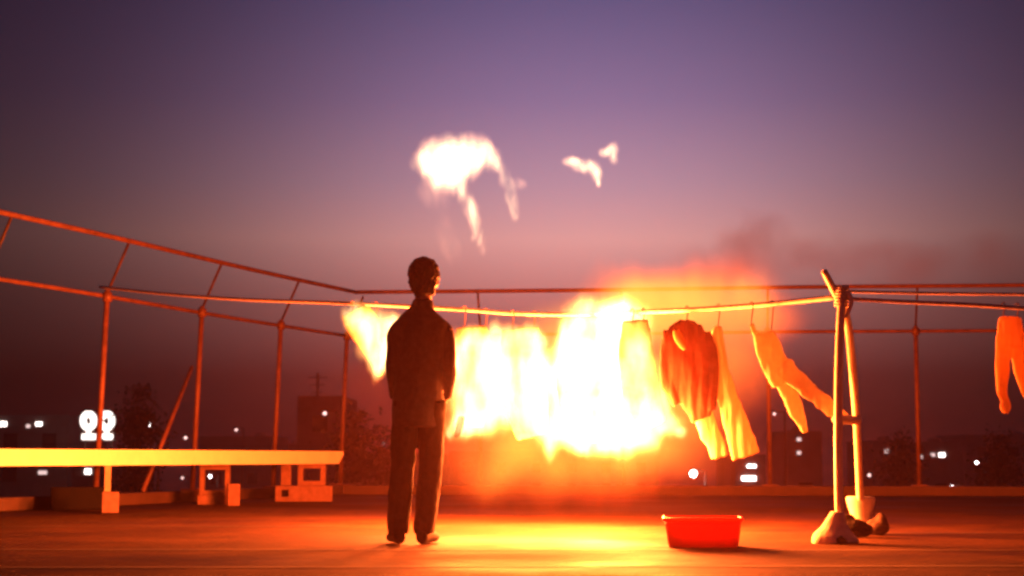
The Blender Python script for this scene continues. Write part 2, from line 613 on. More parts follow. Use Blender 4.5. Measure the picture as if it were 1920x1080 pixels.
def cells(w, h, d, xs, zs, solid):
    """a block with see-through cavities: xs/zs cut lines, solid(i,k) says which cell is filled"""
    bm = bmesh.new()
    nx, nz_ = len(xs) - 1, len(zs) - 1
    for i in range(nx):
        for k in range(nz_):
            if not solid(i, k):
                continue
            x0, x1, z0, z1 = xs[i] * w, xs[i + 1] * w, zs[k] * h, zs[k + 1] * h
            def q(*c):
                bm.faces.new([bm.verts.new(v) for v in c])
            for y in (-d / 2, d / 2):
                q((x0, y, z0), (x1, y, z0), (x1, y, z1), (x0, y, z1))
            for (di, dk, c) in ((-1, 0, ((x0, z0), (x0, z1))), (1, 0, ((x1, z0), (x1, z1))), (0, -1, ((x0, z0), (x1, z0))), (0, 1, ((x0, z1), (x1, z1)))):
                ii, kk = i + di, k + dk
                if not (0 <= ii < nx and 0 <= kk < nz_ and solid(ii, kk)):
                    (a0, b0), (a1, b1) = c
                    q((a0, -d / 2, b0), (a1, -d / 2, b1), (a1, d / 2, b1), (a0, d / 2, b0))
    bmesh.ops.remove_doubles(bm, verts=bm.verts, dist=1e-5)
    bmesh.ops.translate(bm, verts=bm.verts, vec=(-w / 2, 0, 0))
    return bm
def block(px, Y, z0, w, h, d, label, xs=(0, 1), zs=(0, 1), holes=(), rz=None, group='blocks under the bench'):
    o = obj('concrete_block', cells(w, h, d, xs, zs, lambda i, k: (i, k) not in holes), M_BLOCK)
    p = on(px, Y)
    o.location = (p.x, p.y, z0)
    o.rotation_euler = (0, 0, .12 if rz is None else rz)
    md = o.modifiers.new('edge', 'BEVEL'); md.width = .006; md.segments = 2
    tag(o, label, 'block', group)
    return o
H3 = (0, .2, .8, 1)
block(209, 15.25, .003, .155, .195, .16, 'small upright concrete block carrying a timber prop under the left part of the bench', rz=.25)
block(439, 17.45, .003, .13, .235, .14, 'small upright concrete block below the middle of the bench', rz=.25)
block(402, 17.95, .003, .34, .10, .24, 'flat concrete slab block lying below the middle of the bench')
block(404, 17.95, .104, .33, .335, .2, 'square hollow concrete block holding up the middle of the bench', (0, .16, .84, 1), (0, .16, .84, 1), ((1, 1),))
block(571, 19.15, .003, .67, .185, .24, 'wide concrete block with one small hole on the ground under the bench end', (0, .11, .23, 1), (0, .3, .75, 1), ((1, 1),))
block(585, 19.15, .19, .33, .253, .2, 'square hollow concrete block on top of the wide one under the bench end', (0, .2, .8, 1), (0, .22, .80, 1), ((1, 1),))
block(537, 19.2, .19, .12, .253, .18, 'narrow concrete block standing on the wide one beside the hollow block')
p = on(203, 15.28)
tag(obj('timber_prop', newbox((p.x, p.y, .199 + .124), (.055, .06, .247), .2, .004), M_WOODLEG), 'short timber prop standing on the small block below the bench', 'prop')
# dark crate beneath the bench
p = on(150, 16.2)
cr_ = thing('crate', 'low black crate lying beneath the bench at the left', 'crate', (p.x, p.y, .003), .3)
obj('tray', newbox((0, 0, .02), (.52, .4, .03), 0, .005), M_DARK, cr_)
for sx in (-1, 1):
    obj('side', newbox((sx * .262, 0, .12), (.02, .42, .2), 0, .004), M_DARK, cr_)
for sy in (-1, 1):
    obj('side', newbox((0, sy * .2, .12), (.5, .018, .2), 0, .004), M_DARK, cr_)

# ---------------------------------------------------------------- clothesline and its stand
LA = at(1578, 556, 9.95)
LB = at(188, 538, 17.25)
def line_at(px):
    k = (px - 960) / (F_PX * CT)
    # Y such that the straight plan line crosses the pixel column (pitch is small)
    t = (LA.x - k * LA.y) / ((LA.x - LB.x) + k * (LB.y - LA.y))
    return LA.y + (LB.y - LA.y) * t
lp = [LA] + [at(px, py, line_at(px)) for px, py in ((1400, 574), (1250, 583), (1080, 589), (960, 587), (850, 579), (640, 568), (450, 561), (300, 550))] + [LB]
tag(obj('clothesline', tube(lp, .017, 10, 6), M_ROPE, smooth=True), 'sagging pale clothesline from the right stand to the left fence', 'clothesline')
LR = at(2100, 592, 9.6)
tag(obj('clothesline', tube([at(1585, 560, 9.95), at(1700, 566, 9.9), at(1850, 573, 9.8), LR], .013, 10, 6), M_ROPE, smooth=True),
    'lower of the two pale lines running right from the stand', 'clothesline')
tag(obj('clothesline', tube([at(1588, 546, 9.97), at(1700, 549, 10.0), at(1850, 551, 10.0), at(2100, 553, 10.0)], .010, 10, 6), M_ROPE, smooth=True),
    'upper of the two pale lines running right from the stand', 'clothesline')

st = thing('drying_stand', 'pale two-legged clothesline stand with cement feet at the right', 'stand', on(1578, 9.9))
so = Vector(st.location)
def L(px, py, Y):
    return at(px, py, Y) - so
obj('leg', tube([L(1575, 1000, 9.9), L(1572, 850, 9.9), L(1573, 700, 9.9), L(1577, 590, 9.93), L(1582, 536, 9.95)], [.027, .027, .027, .026, .024], 12, 5), M_BAMBOO, st, True)
obj('leg', tube([L(1614, 965, 11.0), L(1607, 800, 10.6), L(1596, 660, 10.2), L(1586, 590, 10.02), L(1570, 556, 9.98), L(1545, 508, 9.9)], [.025, .025, .026, .025, .024, .020], 12, 5), M_BAMBOO, st, True)
obj('crossbar', rod(L(1568, 786, 9.9), L(1608, 788, 10.58), .03, 10), M_BAMBOO, st, True)
# lashing: rope wound round the crossing
pts = []
for i in range(72):
    a = i * .62
    pts.append(L(1578, 556 + (i - 36) * .55, 9.96) + Vector((math.cos(a) * .040, math.sin(a) * .046, 0)))
obj('lashing', tube(pts, .007, 8, 2), M_ROPE, st, True)
obj('rope_tail', tube([L(1588, 548, 9.93), L(1597, 562, 9.9), L(1592, 582, 9.9), L(1585, 596, 9.9)], [.016, .013, .012, .008], 8, 5), M_ROPE, st, True)
# front foot: a lumpy cement mound with a dark plug for the hole at its base
bm = bmesh.new()
c = on(1563, 9.88) - so
sloft(bm, [(c.x, c.y, .0), (c.x, c.y, .035), (c.x + .005, c.y, .09), (c.x + .012, c.y, .14), (c.x + .02, c.y, .19)],
      [(.145, .14), (.138, .134), (.092, .088), (.062, .06), (.045, .044)], per=4, n=20)
me = remesh(bm, .010, 1, .005, 14, 3)
obj('foot', me, M_CONC, st, True)
bm = bmesh.new()
sloft(bm, [(c.x + .01, c.y - .115, .012), (c.x + .01, c.y - .118, .03), (c.x + .012, c.y - .112, .046)], [(.045, .03), (.036, .026), (.008, .01)], per=3, n=14)
obj('hollow', bm, M_DARK, st, True)  # solid dark piece standing for the shade inside a hole
# rear foot: cement cast in a tapering bucket
bm = bmesh.new()
c2 = on(1613, 11.0) - so
sloft(bm, [(c2.x, c2.y, .003), (c2.x, c2.y, .05), (c2.x - .003, c2.y, .17), (c2.x - .004, c2.y, .235), (c2.x - .004, c2.y, .255)],
      [(.045, .05), (.05, .055), (.082, .08), (.098, .095), (.09, .09)], per=3, n=20)
obj('foot', bm, M_CONC, st, True)
bm = bmesh.new()
c3 = on(1598, 10.6)
ball(bm, (0, 0, .06), (.085, .08, .062)); ball(bm, (.06, .02, .045), (.07, .07, .05)); ball(bm, (-.03, .03, .10), (.05, .05, .05))
o = obj('rubber_bag', remesh(bm, .012, 1, .014, 14, 8), M_DARK, smooth=True); o.location = (c3.x, c3.y, .002)
tag(o, 'small dark crumpled bag between the two feet of the stand', 'bag')
bm = bmesh.new()
c3 = on(1640, 10.9)
ball(bm, (0, 0, .055), (.09, .09, .06)); ball(bm, (.03, .0, .09), (.05, .06, .06))
o = obj('stone', remesh(bm, .012, 1, .014, 10, 5), M_CURB, smooth=True); o.location = (c3.x, c3.y, .002)
tag(o, 'rough grey stone on the roof just right of the stand', 'stone')

# ---------------------------------------------------------------- red tub
p = on(1316, 9.5)
tub = thing('washing_tub', 'low red plastic washing tub on the roof in front of the fire', 'tub', (p.x, p.y, .003), -.10)
def rr(hx, hy, r, z, n=6):
    res = []
    for cx, cy_, a0 in ((hx - r, hy - r, 0), (-hx + r, hy - r, 90), (-hx + r, -hy + r, 180), (hx - r, -hy + r, 270)):
        for k in range(n + 1):
            a = math.radians(a0 + 90 * k / n)
            res.append(Vector((cx + r * math.cos(a), cy_ + r * math.sin(a), z)))
    return res
def rings(ls, cap0=True, cap1=True):
    bm = bmesh.new()
    rs = [[bm.verts.new(v) for v in l_] for l_ in ls]
    n_ = len(rs[0])
    for a, b_ in zip(rs, rs[1:]):
        for k in range(n_):
            bm.faces.new((a[k], a[(k + 1) % n_], b_[(k + 1) % n_], b_[k]))
    if cap0: bm.faces.new(rs[0][::-1])
    if cap1: bm.faces.new(rs[-1])
    return bm
obj('basin', rings([rr(.195, .15, .05, 0), rr(.203, .158, .055, .012), rr(.218, .172, .06, .12), rr(.224, .178, .06, .16), rr(.219, .173, .058, .16), rr(.213, .167, .057, .12), rr(.198, .153, .05, .02), rr(.18, .14, .045, .012)]), M_RED, tub, True)
obj('rim', rings([rr(.225, .179, .061, .148), rr(.233, .187, .064, .150), rr(.235, .189, .065, .160), rr(.233, .187, .064, .170), rr(.220, .174, .059, .171), rr(.2185, .1725, .058, .163)], False, False), M_RED, tub, True)

# ---------------------------------------------------------------- hanging clothes
def hook(parent, px, Y, ytop, ybot, o):
    a, b_ = at(px, ytop, Y) - o, at(px, ybot, Y) - o
    obj('hook', tube([a + Vector((-.012, 0, .0)), a + Vector((0, -.02, .022)), a + Vector((.014, 0, .0)), b_], .004, 6, 5), M_STEEL, parent, True)

def garment(name, label, cat, px, material, lofts, group=None, voxel=.009, wr=.011, hookpx=None, Y=None, extra=None, seed=1, ws=26):
    Y = Y or line_at(px)
    o = at(px, 600, Y); o = Vector((o.x, o.y, o.z))
    g = thing(name, label, cat, o, 0, group)
    bm = bmesh.new()
    for path, rad in lofts:
        sloft(bm, [at(x, y, Y + dy) - o for x, y, dy in path], [(r[0] / ppm(Y), r[1] * .55) for r in rad], per=5, n=18)
    obj('cloth', remesh(bm, voxel, 2, wr, ws, seed, (1, .3, .16)), material, g, True)
    for hx, y0, y1 in (hookpx or []):
        hook(g, hx, Y, y0, y1, o)
    return g, o, Y

gB = garment('hanging_trousers', 'pale trousers hanging with both legs blown right, behind the rust-red shirt', 'trousers', 1345, M_CLOTHP, [
    ([(1347, 612, .06), (1347, 640, .06), (1352, 690, .06), (1364, 745, .06), (1382, 800, .05), (1400, 856, .04)], [(8, .04), (12, .05), (15, .05), (21, .05), (25, .05), (27, .045)]),
    ([(1343, 620, .10), (1318, 680, .12), (1312, 740, .12), (1322, 790, .11), (1340, 830, .10), (1350, 858, .09)], [(8, .04), (14, .045), (18, .045), (19, .05), (18, .05), (17, .045)]),
], group='washing on the line', hookpx=[(1346, 577, 614)], seed=2, Y=10.86)
gA, oA, YA = garment('hanging_shirt', 'rust-red shirt with rounded shoulders hanging beside the flames', 'shirt', 1288, M_CLOTHR, [
    ([(1287, 600, 0), (1287, 612, 0), (1288, 640, -.01), (1290, 690, -.02), (1302, 740, -.02), (1318, 785, 0)], [(14, .03), (32, .05), (43, .07), (42, .075), (34, .07), (20, .05)]),
    ([(1258, 622, 0), (1250, 660, 0), (1254, 720, -.02), (1270, 760, -.02)], [(14, .04), (15, .05), (14, .05), (10, .04)]),
    ([(1322, 622, 0), (1332, 660, 0), (1336, 720, -.02), (1334, 770, -.02)], [(13, .04), (13, .05), (12, .05), (9, .04)]),
], group='washing on the line', hookpx=[(1287, 580, 602)], seed=5)
bm = bmesh.new()
sloft(bm, [at(x, y, YA - .075) - oA for x, y in ((1268, 618), (1272, 632), (1280, 648), (1284, 656))], [(6 / 276, .012), (9 / 276, .014), (7 / 276, .012), (3 / 276, .006)], per=4, n=12)
obj('collar', bm, M_CLOTHO, gA, True)
gC = garment('hanging_trousers', 'yellow trousers blown sideways with one leg wrapped against the stand', 'trousers', 1430, M_CLOTHP, [
    ([(1432, 624, 0), (1440, 650, 0), (1455, 690, 0), (1470, 715, 0)], [(21, .05), (24, .06), (26, .06), (22, .06)]),
    ([(1462, 690, .02), (1480, 735, .03), (1497, 780, .04), (1512, 812, .05)], [(18, .05), (17, .05), (12, .045), (5, .03)]),
    ([(1466, 685, -.02), (1505, 722, -.03), (1545, 756, -.03), (1585, 786, -.02)], [(20, .05), (17, .05), (15, .05), (12, .045)]),
    ([(1408, 606, 0), (1413, 620, 0), (1424, 636, 0)], [(5, .015), (6, .02), (8, .03)]),
], group='washing on the line', hookpx=[(1408, 573, 608), (1446, 571, 622)], seed=9)
gD = garment('hanging_trousers', 'orange trousers hanging from the line at the far right edge', 'trousers', 1892, M_CLOTHO, [
    ([(1893, 594, 0), (1893, 615, 0), (1896, 650, 0)], [(20, .05), (24, .06), (24, .06)]),
    ([(1884, 630, 0), (1880, 680, 0), (1878, 730, 0), (1884, 752, 0)], [(17, .05), (14, .05), (11, .045), (8, .04)]),
    ([(1884, 750, 0), (1884, 764, 0), (1885, 776, 0)], [(8, .04), (11, .045), (5, .03)]),
    ([(1904, 630, 0), (1914, 680, .02), (1924, 730, .03), (1932, 752, .03)], [(17, .05), (15, .05), (12, .045), (9, .04)]),
], group='washing on the line', hookpx=[(1880, 574, 597), (1906, 575, 597)], Y=9.77, seed=12)

# ---------------------------------------------------------------- burning clothes
def lobes(blobs, Y, o, grow=1.35, fwd=0.0, dmin=.10, dmax=.34):
    res = []
    k = ppm(Y)
    for b_ in blobs:
        px, py, rx, rz = b_[:4]
        dy = b_[4] if len(b_) > 4 else 0
        c_ = at(px, py, Y + dy + fwd) - o
        res.append((c_, (rx * grow / k, max(dmin, min(dmax, .55 * (rx + rz) / k * grow)), rz * grow / k), b_[5] if len(b_) > 5 else 1))
    return res
def gas(name, parent, lb, material, voxel=.03, pad=.10):
    bm = bmesh.new()
    for c_, r_, w_ in lb:
        ball(bm, c_, tuple(q + pad for q in r_), 2)
    return obj(name, remesh(bm, voxel, 1), material, parent, True)

def burning(name, label, cat, px, lofts, blobs, lamps, group='clothes on fire', power=15, cols=C_FIRE, voxel=.03, warp=.14, wsc=3.2, seed=1, Y=None, outer=None, hooks=(), small=False):
    Y = Y or line_at(px)
    o = at(px, 600, Y)
    g = thing(name, label, cat, o, 0, group)
    if lofts:
        bm = bmesh.new()
        for path, rad in lofts:
            sloft(bm, [at(x, y, Y) - o for x, y in path], [(r / ppm(Y), .035) for r in rad], per=5, n=16)
        obj('cloth', remesh(bm, .013, 2, .012, 11, seed, (1, 1, .3)), M_CHAR, g, True)
    for hx, y0, y1 in hooks:
        hook(g, hx, Y, y0, y1, o)
    lb = lobes(blobs, Y, o, 1.35, -.18 if lofts else 0.0)
    gas('flame', g, lb, blob_flame('flame %d' % seed, lb, power, cols, warp, wsc, seed=seed * 3.1), voxel, warp * .5)
    for q, (ob, pw, oc, back, ow) in enumerate(outer or []):  # glowing volumes: thin outer flame plus lens glare imitated as gas
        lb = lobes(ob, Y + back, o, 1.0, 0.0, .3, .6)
        gas('flame_glare', g, lb, blob_flame('flame glare %d' % q, lb, pw, oc, ow, 1.5, 0.0, 1.2, seed=q * 2.3 + 5, tex=.35, step=4.0, blue_absorb=1.6), .05, ow * .4)
    for lx, ly, dy, w in [(a_, b_, c_ + e_, d_ * (.5 if lofts else 1)) for a_, b_, c_, d_ in lamps for e_ in ((-.42, .42) if lofts and not small else (0,))]:
        ld = bpy.data.lights.new('flame_light', 'POINT')
        ld.color = (1.0, .13, .018)
        ld.energy = w * FIRE_GAIN
        ld.shadow_soft_size = .16
        lo_ = bpy.data.objects.new('flame_light', ld)
        COL.objects.link(lo_)
        lo_.parent = g
        lo_.location = at(lx, ly, Y + dy) - o
    return g

burning('burning_shirt', 'burning cloth scrap left of the man, tapering to a low point', 'burning cloth', 685,
        [([(665, 580), (680, 610), (700, 660), (712, 705)], [28, 32, 18, 6])],
        [(655, 592, 18, 20), (672, 605, 28, 30), (700, 615, 32, 34), (725, 625, 30, 36), (690, 645, 28, 28), (708, 670, 20, 28), (713, 695, 11, 22), (725, 665, 18, 34), (745, 640, 26, 44)],
        [(715, 720, 0, 60)], seed=3, hooks=((660, 570, 590), (705, 571, 590)))
burning('burning_shirt', 'burning shirt just right of the man, flames licking at his hip', 'burning cloth', 890,
        [([(885, 612), (888, 660), (890, 730), (880, 800)], [30, 38, 36, 28])],
        [(868, 638, 26, 32), (895, 655, 34, 34), (930, 640, 26, 30), (890, 700, 48, 55), (880, 765, 46, 46), (905, 790, 42, 34), (860, 805, 34, 24), (925, 720, 40, 60), (945, 770, 36, 40), (850, 690, 28, 56), (838, 650, 20, 40), (940, 670, 40, 56)],
        [(875, 820, 0, 210)], seed=7, hooks=((870, 580, 620), (910, 584, 620)))
burning('burning_shirt', 'burning shirt in the middle of the fire with a drip of flame below', 'burning cloth', 985,
        [([(975, 615), (980, 670), (985, 750), (1000, 820)], [36, 42, 42, 30])],
        [(955, 640, 34, 32), (985, 634, 30, 30), (1010, 645, 28, 28), (975, 700, 55, 60), (985, 765, 48, 45), (1015, 790, 34, 40), (1030, 830, 17, 32), (1030, 700, 44, 70), (1045, 780, 40, 50), (935, 700, 40, 66), (930, 780, 36, 36)],
        [(990, 835, 0, 190)], seed=11, hooks=((960, 588, 622), (1000, 589, 622)))
burning('burning_sheet', 'widest burning cloth, its flames rising highest over the line', 'burning cloth', 1115,
        [([(1115, 595), (1115, 680), (1120, 770), (1125, 830)], [66, 72, 70, 50])],
        [(1075, 640, 42, 45), (1120, 620, 60, 42), (1155, 615, 45, 42), (1110, 700, 75, 70), (1115, 780, 75, 60), (1090, 815, 40, 36), (1135, 830, 48, 34), (1165, 720, 50, 80), (1060, 730, 44, 70), (1050, 800, 30, 36), (1180, 800, 50, 46), (1135, 635, 85, 70), (1150, 590, 60, 36), (1060, 680, 44, 60)],
        [(1110, 720, 0, 110), (1120, 845, 0, 380)], seed=14, hooks=((1080, 589, 600), (1150, 588, 600)),
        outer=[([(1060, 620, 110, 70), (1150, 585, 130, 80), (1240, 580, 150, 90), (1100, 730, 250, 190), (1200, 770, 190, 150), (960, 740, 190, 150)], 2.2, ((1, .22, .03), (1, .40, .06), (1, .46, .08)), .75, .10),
               ([(1240, 560, 150, 95), (1340, 560, 160, 110), (1420, 590, 130, 90), (1330, 680, 170, 160), (1080, 870, 280, 90, 0, .6), (930, 820, 190, 130, 0, .6), (1230, 820, 200, 120, 0, .7), (1060, 880, 300, 90, 0, .5), (1180, 545, 120, 70)], 3.2, C_GLOW_RED, 1.3, .26)])
burning('burning_trousers', 'burning trousers beside the rust-red shirt, flames streaming down right', 'burning cloth', 1200,
        [([(1190, 600), (1195, 680), (1205, 750), (1230, 800)], [24, 36, 36, 24])],
        [(1188, 650, 28, 45), (1195, 720, 46, 60), (1205, 785, 50, 50), (1232, 760, 30, 45), (1255, 795, 26, 26), (1190, 825, 44, 34), (1275, 810, 14, 12)],
        [(1205, 830, 0, 190)], seed=19, hooks=((1185, 585, 606), (1205, 584, 606)))
burning('added_hip_flame', 'flame added at the near side of the right hip of the man to redden his back', 'burning cloth', 858,
        [([(866, 780), (862, 800), (856, 820)], [6, 7, 4])],
        [(868, 790, 22, 24), (852, 808, 22, 22), (842, 814, 13, 14), (885, 800, 22, 18)],
        [(860, 800, -.03, 1.6)], Y=9.62, seed=23, small=True)  # cloth, flame and lamp added to imitate red bloom on his back

# flames that have torn loose and float above
burning('airborne_flame', 'large loose flame with two trailing tails floating high above the man', 'flame', 850, None,
        [(800, 306, 36, 26), (832, 288, 48, 36), (872, 280, 44, 30), (838, 318, 48, 34), (845, 342, 32, 26), (905, 296, 36, 24), (862, 310, 40, 36), (870, 365, 13, 26), (880, 395, 11, 30), (888, 425, 9, 22), (897, 446, 5, 14),
         (932, 312, 22, 18), (950, 335, 13, 24), (960, 362, 10, 28), (965, 388, 8, 20), (905, 462, 8, 18, 0, .35), (850, 470, 24, 30, 0, .13), (835, 430, 30, 50, 0, .10), (815, 360, 40, 40, 0, .2), (975, 345, 16, 16, 0, .3)],
        [(850, 310, 0, 5)], group='flames floating in the air', power=12, cols=C_WISP, voxel=.02, warp=.10, wsc=4.5, seed=31, Y=11.9)
burning('airborne_flame', 'small wing-shaped loose flame floating right of the large one', 'flame', 1100, None,
        [(1072, 304, 18, 10), (1090, 312, 22, 14), (1108, 316, 19, 16), (1118, 330, 11, 17), (1122, 346, 6, 10)],
        [(1105, 312, 0, 1)], group='flames floating in the air', power=13, cols=C_WISP, voxel=.015, warp=.04, wsc=7, seed=37, Y=11.9)
burning('airborne_flame', 'tiny pale loose flame at the upper right of the wing-shaped one', 'flame', 1140, None,
        [(1137, 287, 17, 12), (1148, 282, 14, 14), (1150, 298, 11, 15)],
        [(1144, 290, 0, .5)], group='flames floating in the air', power=13, cols=C_WISP, voxel=.015, warp=.04, wsc=7, seed=41, Y=11.9)

# ---------------------------------------------------------------- the man
pm = on(785, 9.77)
man = thing('person', 'man in dark jacket and trousers standing with his back turned, facing the fire', 'person', (pm.x, pm.y, .003))
# body: one continuous skin
bm = bmesh.new()
sloft(bm, [(.0, 0, .84), (.0, 0, .92), (.005, 0, 1.02), (.008, .0, 1.16), (.01, 0, 1.28), (.012, 0, 1.35), (.015, 0, 1.41)],
      [(.13, .09), (.15, .10), (.13, .092), (.145, .10), (.155, .10), (.12, .085), (.06, .06)], n=20)
sloft(bm, [(.015, -.005, 1.38), (.02, .0, 1.46), (.025, .008, 1.54)], [(.065, .065), (.053, .056), (.055, .06)], n=16)
sloft(bm, [(.025, .02, 1.487), (.025, .02, 1.51), (.025, .012, 1.55), (.025, .005, 1.61), (.025, 0, 1.66), (.025, -.002, 1.70), (.025, -.002, 1.718)],
      [(.025, .03), (.045, .06), (.065, .085), (.074, .094), (.073, .092), (.055, .07), (.02, .025)], n=20)
sloft(bm, [(.025, .10, 1.625), (.025, .118, 1.585), (.025, .10, 1.568)], [(.008, .01), (.014, .016), (.012, .01)], n=10)     # nose
for s in (-1, 1):
    ball(bm, (.025 + s * .074, -.002, 1.595), (.012, .022, .032))                                                     # ears
    ball(bm, (.025 + s * .03, .083, 1.615), (.013, .012, .009))                                                       # eyes
sloft(bm, [(.0, .098, 1.54), (.025, .104, 1.541), (.05, .098, 1.54)], [.006, .009, .006], n=8, side=(0, 0, 1))         # mouth
ARMS = {-1: ((-.140, 0, 1.300), (-.156, -.012, 1.06), (-.148, .085, .875)), 1: ((.158, 0, 1.300), (.176, -.012, 1.06), (.158, .085, .875))}
LEGS = {-1: ((-.075, 0, .86), (-.100, .012, .47), (-.122, -.01, .07)), 1: ((.082, 0, .86), (.072, .012, .47), (.040, -.01, .07))}
for s in (-1, 1):
    a, e, w = [Vector(v) for v in ARMS[s]]
    sloft(bm, [a, a.lerp(e, .5), e, e.lerp(w, .5), w], [.048, .043, .037, .034, .026], n=14)
    hdir = (Vector((w.x - s * .045, w.y + .035, w.z - .085)) - w)
    palm = w + hdir * .95
    sloft(bm, [w, w + hdir * .45, palm], [(.018, .026), (.016, .036), (.014, .038)], n=12)
    for k, ln in enumerate((.062, .072, .068, .054)):
        q = palm + Vector((0, -.028 + .019 * k, 0))
        sloft(bm, [q - hdir * .12, q + Vector((-s * .008, .006, -ln * .5)), q + Vector((-s * .026, .008, -ln * .85)), q + Vector((-s * .042, .006, -ln))], [.0095, .009, .0085, .0065], n=8, per=3)
    q = w + hdir * .3
    sloft(bm, [q, q + Vector((-s * .005, .036, -.022)), q + Vector((-s * .018, .044, -.052)), q + Vector((-s * .026, .04, -.070))], [.013, .011, .0095, .007], n=8, per=3)
    h, k_, an = [Vector(v) for v in LEGS[s]]
    sloft(bm, [h, h.lerp(k_, .5), k_, k_.lerp(an, .35), an], [.082, .068, .05, .052, .034], n=16)
    sloft(bm, [an + Vector((0, -.03, -.03)), an + Vector((s * .004, .03, -.03)), an + Vector((s * .004, .05, -.035))], [(.026, .02), (.026, .018), (.018, .010)], n=12)
obj('body', remesh(bm, .0075, 1), M_SKIN, man, True)
# hair: cropped, fuller on top and back
bm = bmesh.new()
sloft(bm, [(.025, -.045, 1.505), (.025, -.036, 1.545), (.025, -.020, 1.59), (.025, -.012, 1.64), (.025, -.008, 1.69), (.025, -.006, 1.722), (.025, -.006, 1.742)],
      [(.060, .035), (.080, .058), (.092, .084), (.097, .100), (.086, .096), (.060, .068), (.025, .03)], n=24)
obj('hair', remesh(bm, .007, 1, .011, 52, 4, (1, 1, .5)), M_HAIR, man, True)
# jacket
bm = bmesh.new()
sloft(bm, [(-.008, 0, .70), (-.006, 0, .80), (-.002, 0, .95), (.004, -.005, 1.10), (.01, -.008, 1.25), (.012, -.005, 1.325), (.014, -.002, 1.385), (.018, -.004, 1.435)],
      [(.150, .125), (.158, .128), (.155, .122), (.152, .120), (.172, .124), (.166, .114), (.118, .092), (.066, .066)], n=28)
for s in (-1, 1):
    a, e, w = [Vector(v) for v in ARMS[s]]
    sloft(bm, [a + Vector((-s * .035, 0, .022)), a + Vector((0, 0, -.03)), a.lerp(e, .5), e, e.lerp(w, .5), w + Vector((0, 0, .01))], [.050, .058, .055, .051, .046, .041], n=18)
sloft(bm, [(.018, -.004, 1.42), (.02, -.002, 1.455), (.021, .0, 1.475)], [(.072, .072), (.067, .068), (.062, .064)], n=20)    # stand collar
obj('jacket', remesh(bm, .0095, 2, .0065, 11, 6, (1, 1, .7)), M_SUIT, man, True)
# trousers
bm = bmesh.new()
sloft(bm, [(.0, 0, .98), (.0, 0, .90), (0, 0, .82), (.002, 0, .76)], [(.138, .10), (.148, .112), (.150, .114), (.135, .105)], n=24)
for s in (-1, 1):
    h, k_, an = [Vector(v) for v in LEGS[s]]
    sloft(bm, [h, h.lerp(k_, .5), k_, k_.lerp(an, .5), an + Vector((0, 0, .05)), an + Vector((0, .005, -.005))], [(.086, .098), (.080, .092), (.075, .082), (.072, .080), (.069, .082), (.064, .082)], n=20)
obj('trousers', remesh(bm, .0095, 2, .007, 12, 2, (1, 1, .8)), M_TROU, man, True)
for s in (-1, 1):
    an = Vector(LEGS[s][2])
    bm = bmesh.new()
    t = s * .14
    sloft(bm, [(0, -.085, .045), (0, -.07, .045), (0, 0, .05), (s * .004, .08, .042), (s * .010, .15, .033), (s * .012, .19, .026)],
          [(.018, .03), (.036, .045), (.042, .05), (.046, .042), (.042, .032), (.02, .02)], n=16, per=4)
    for v in bm.verts:
        v.co.z = max(v.co.z, .0)
    o = obj('shoe', remesh(bm, .008, 1), M_SHOE, man, True)
    o.location = (an.x, an.y, .0)
    o.rotation_euler = (0, 0, -s * .22)

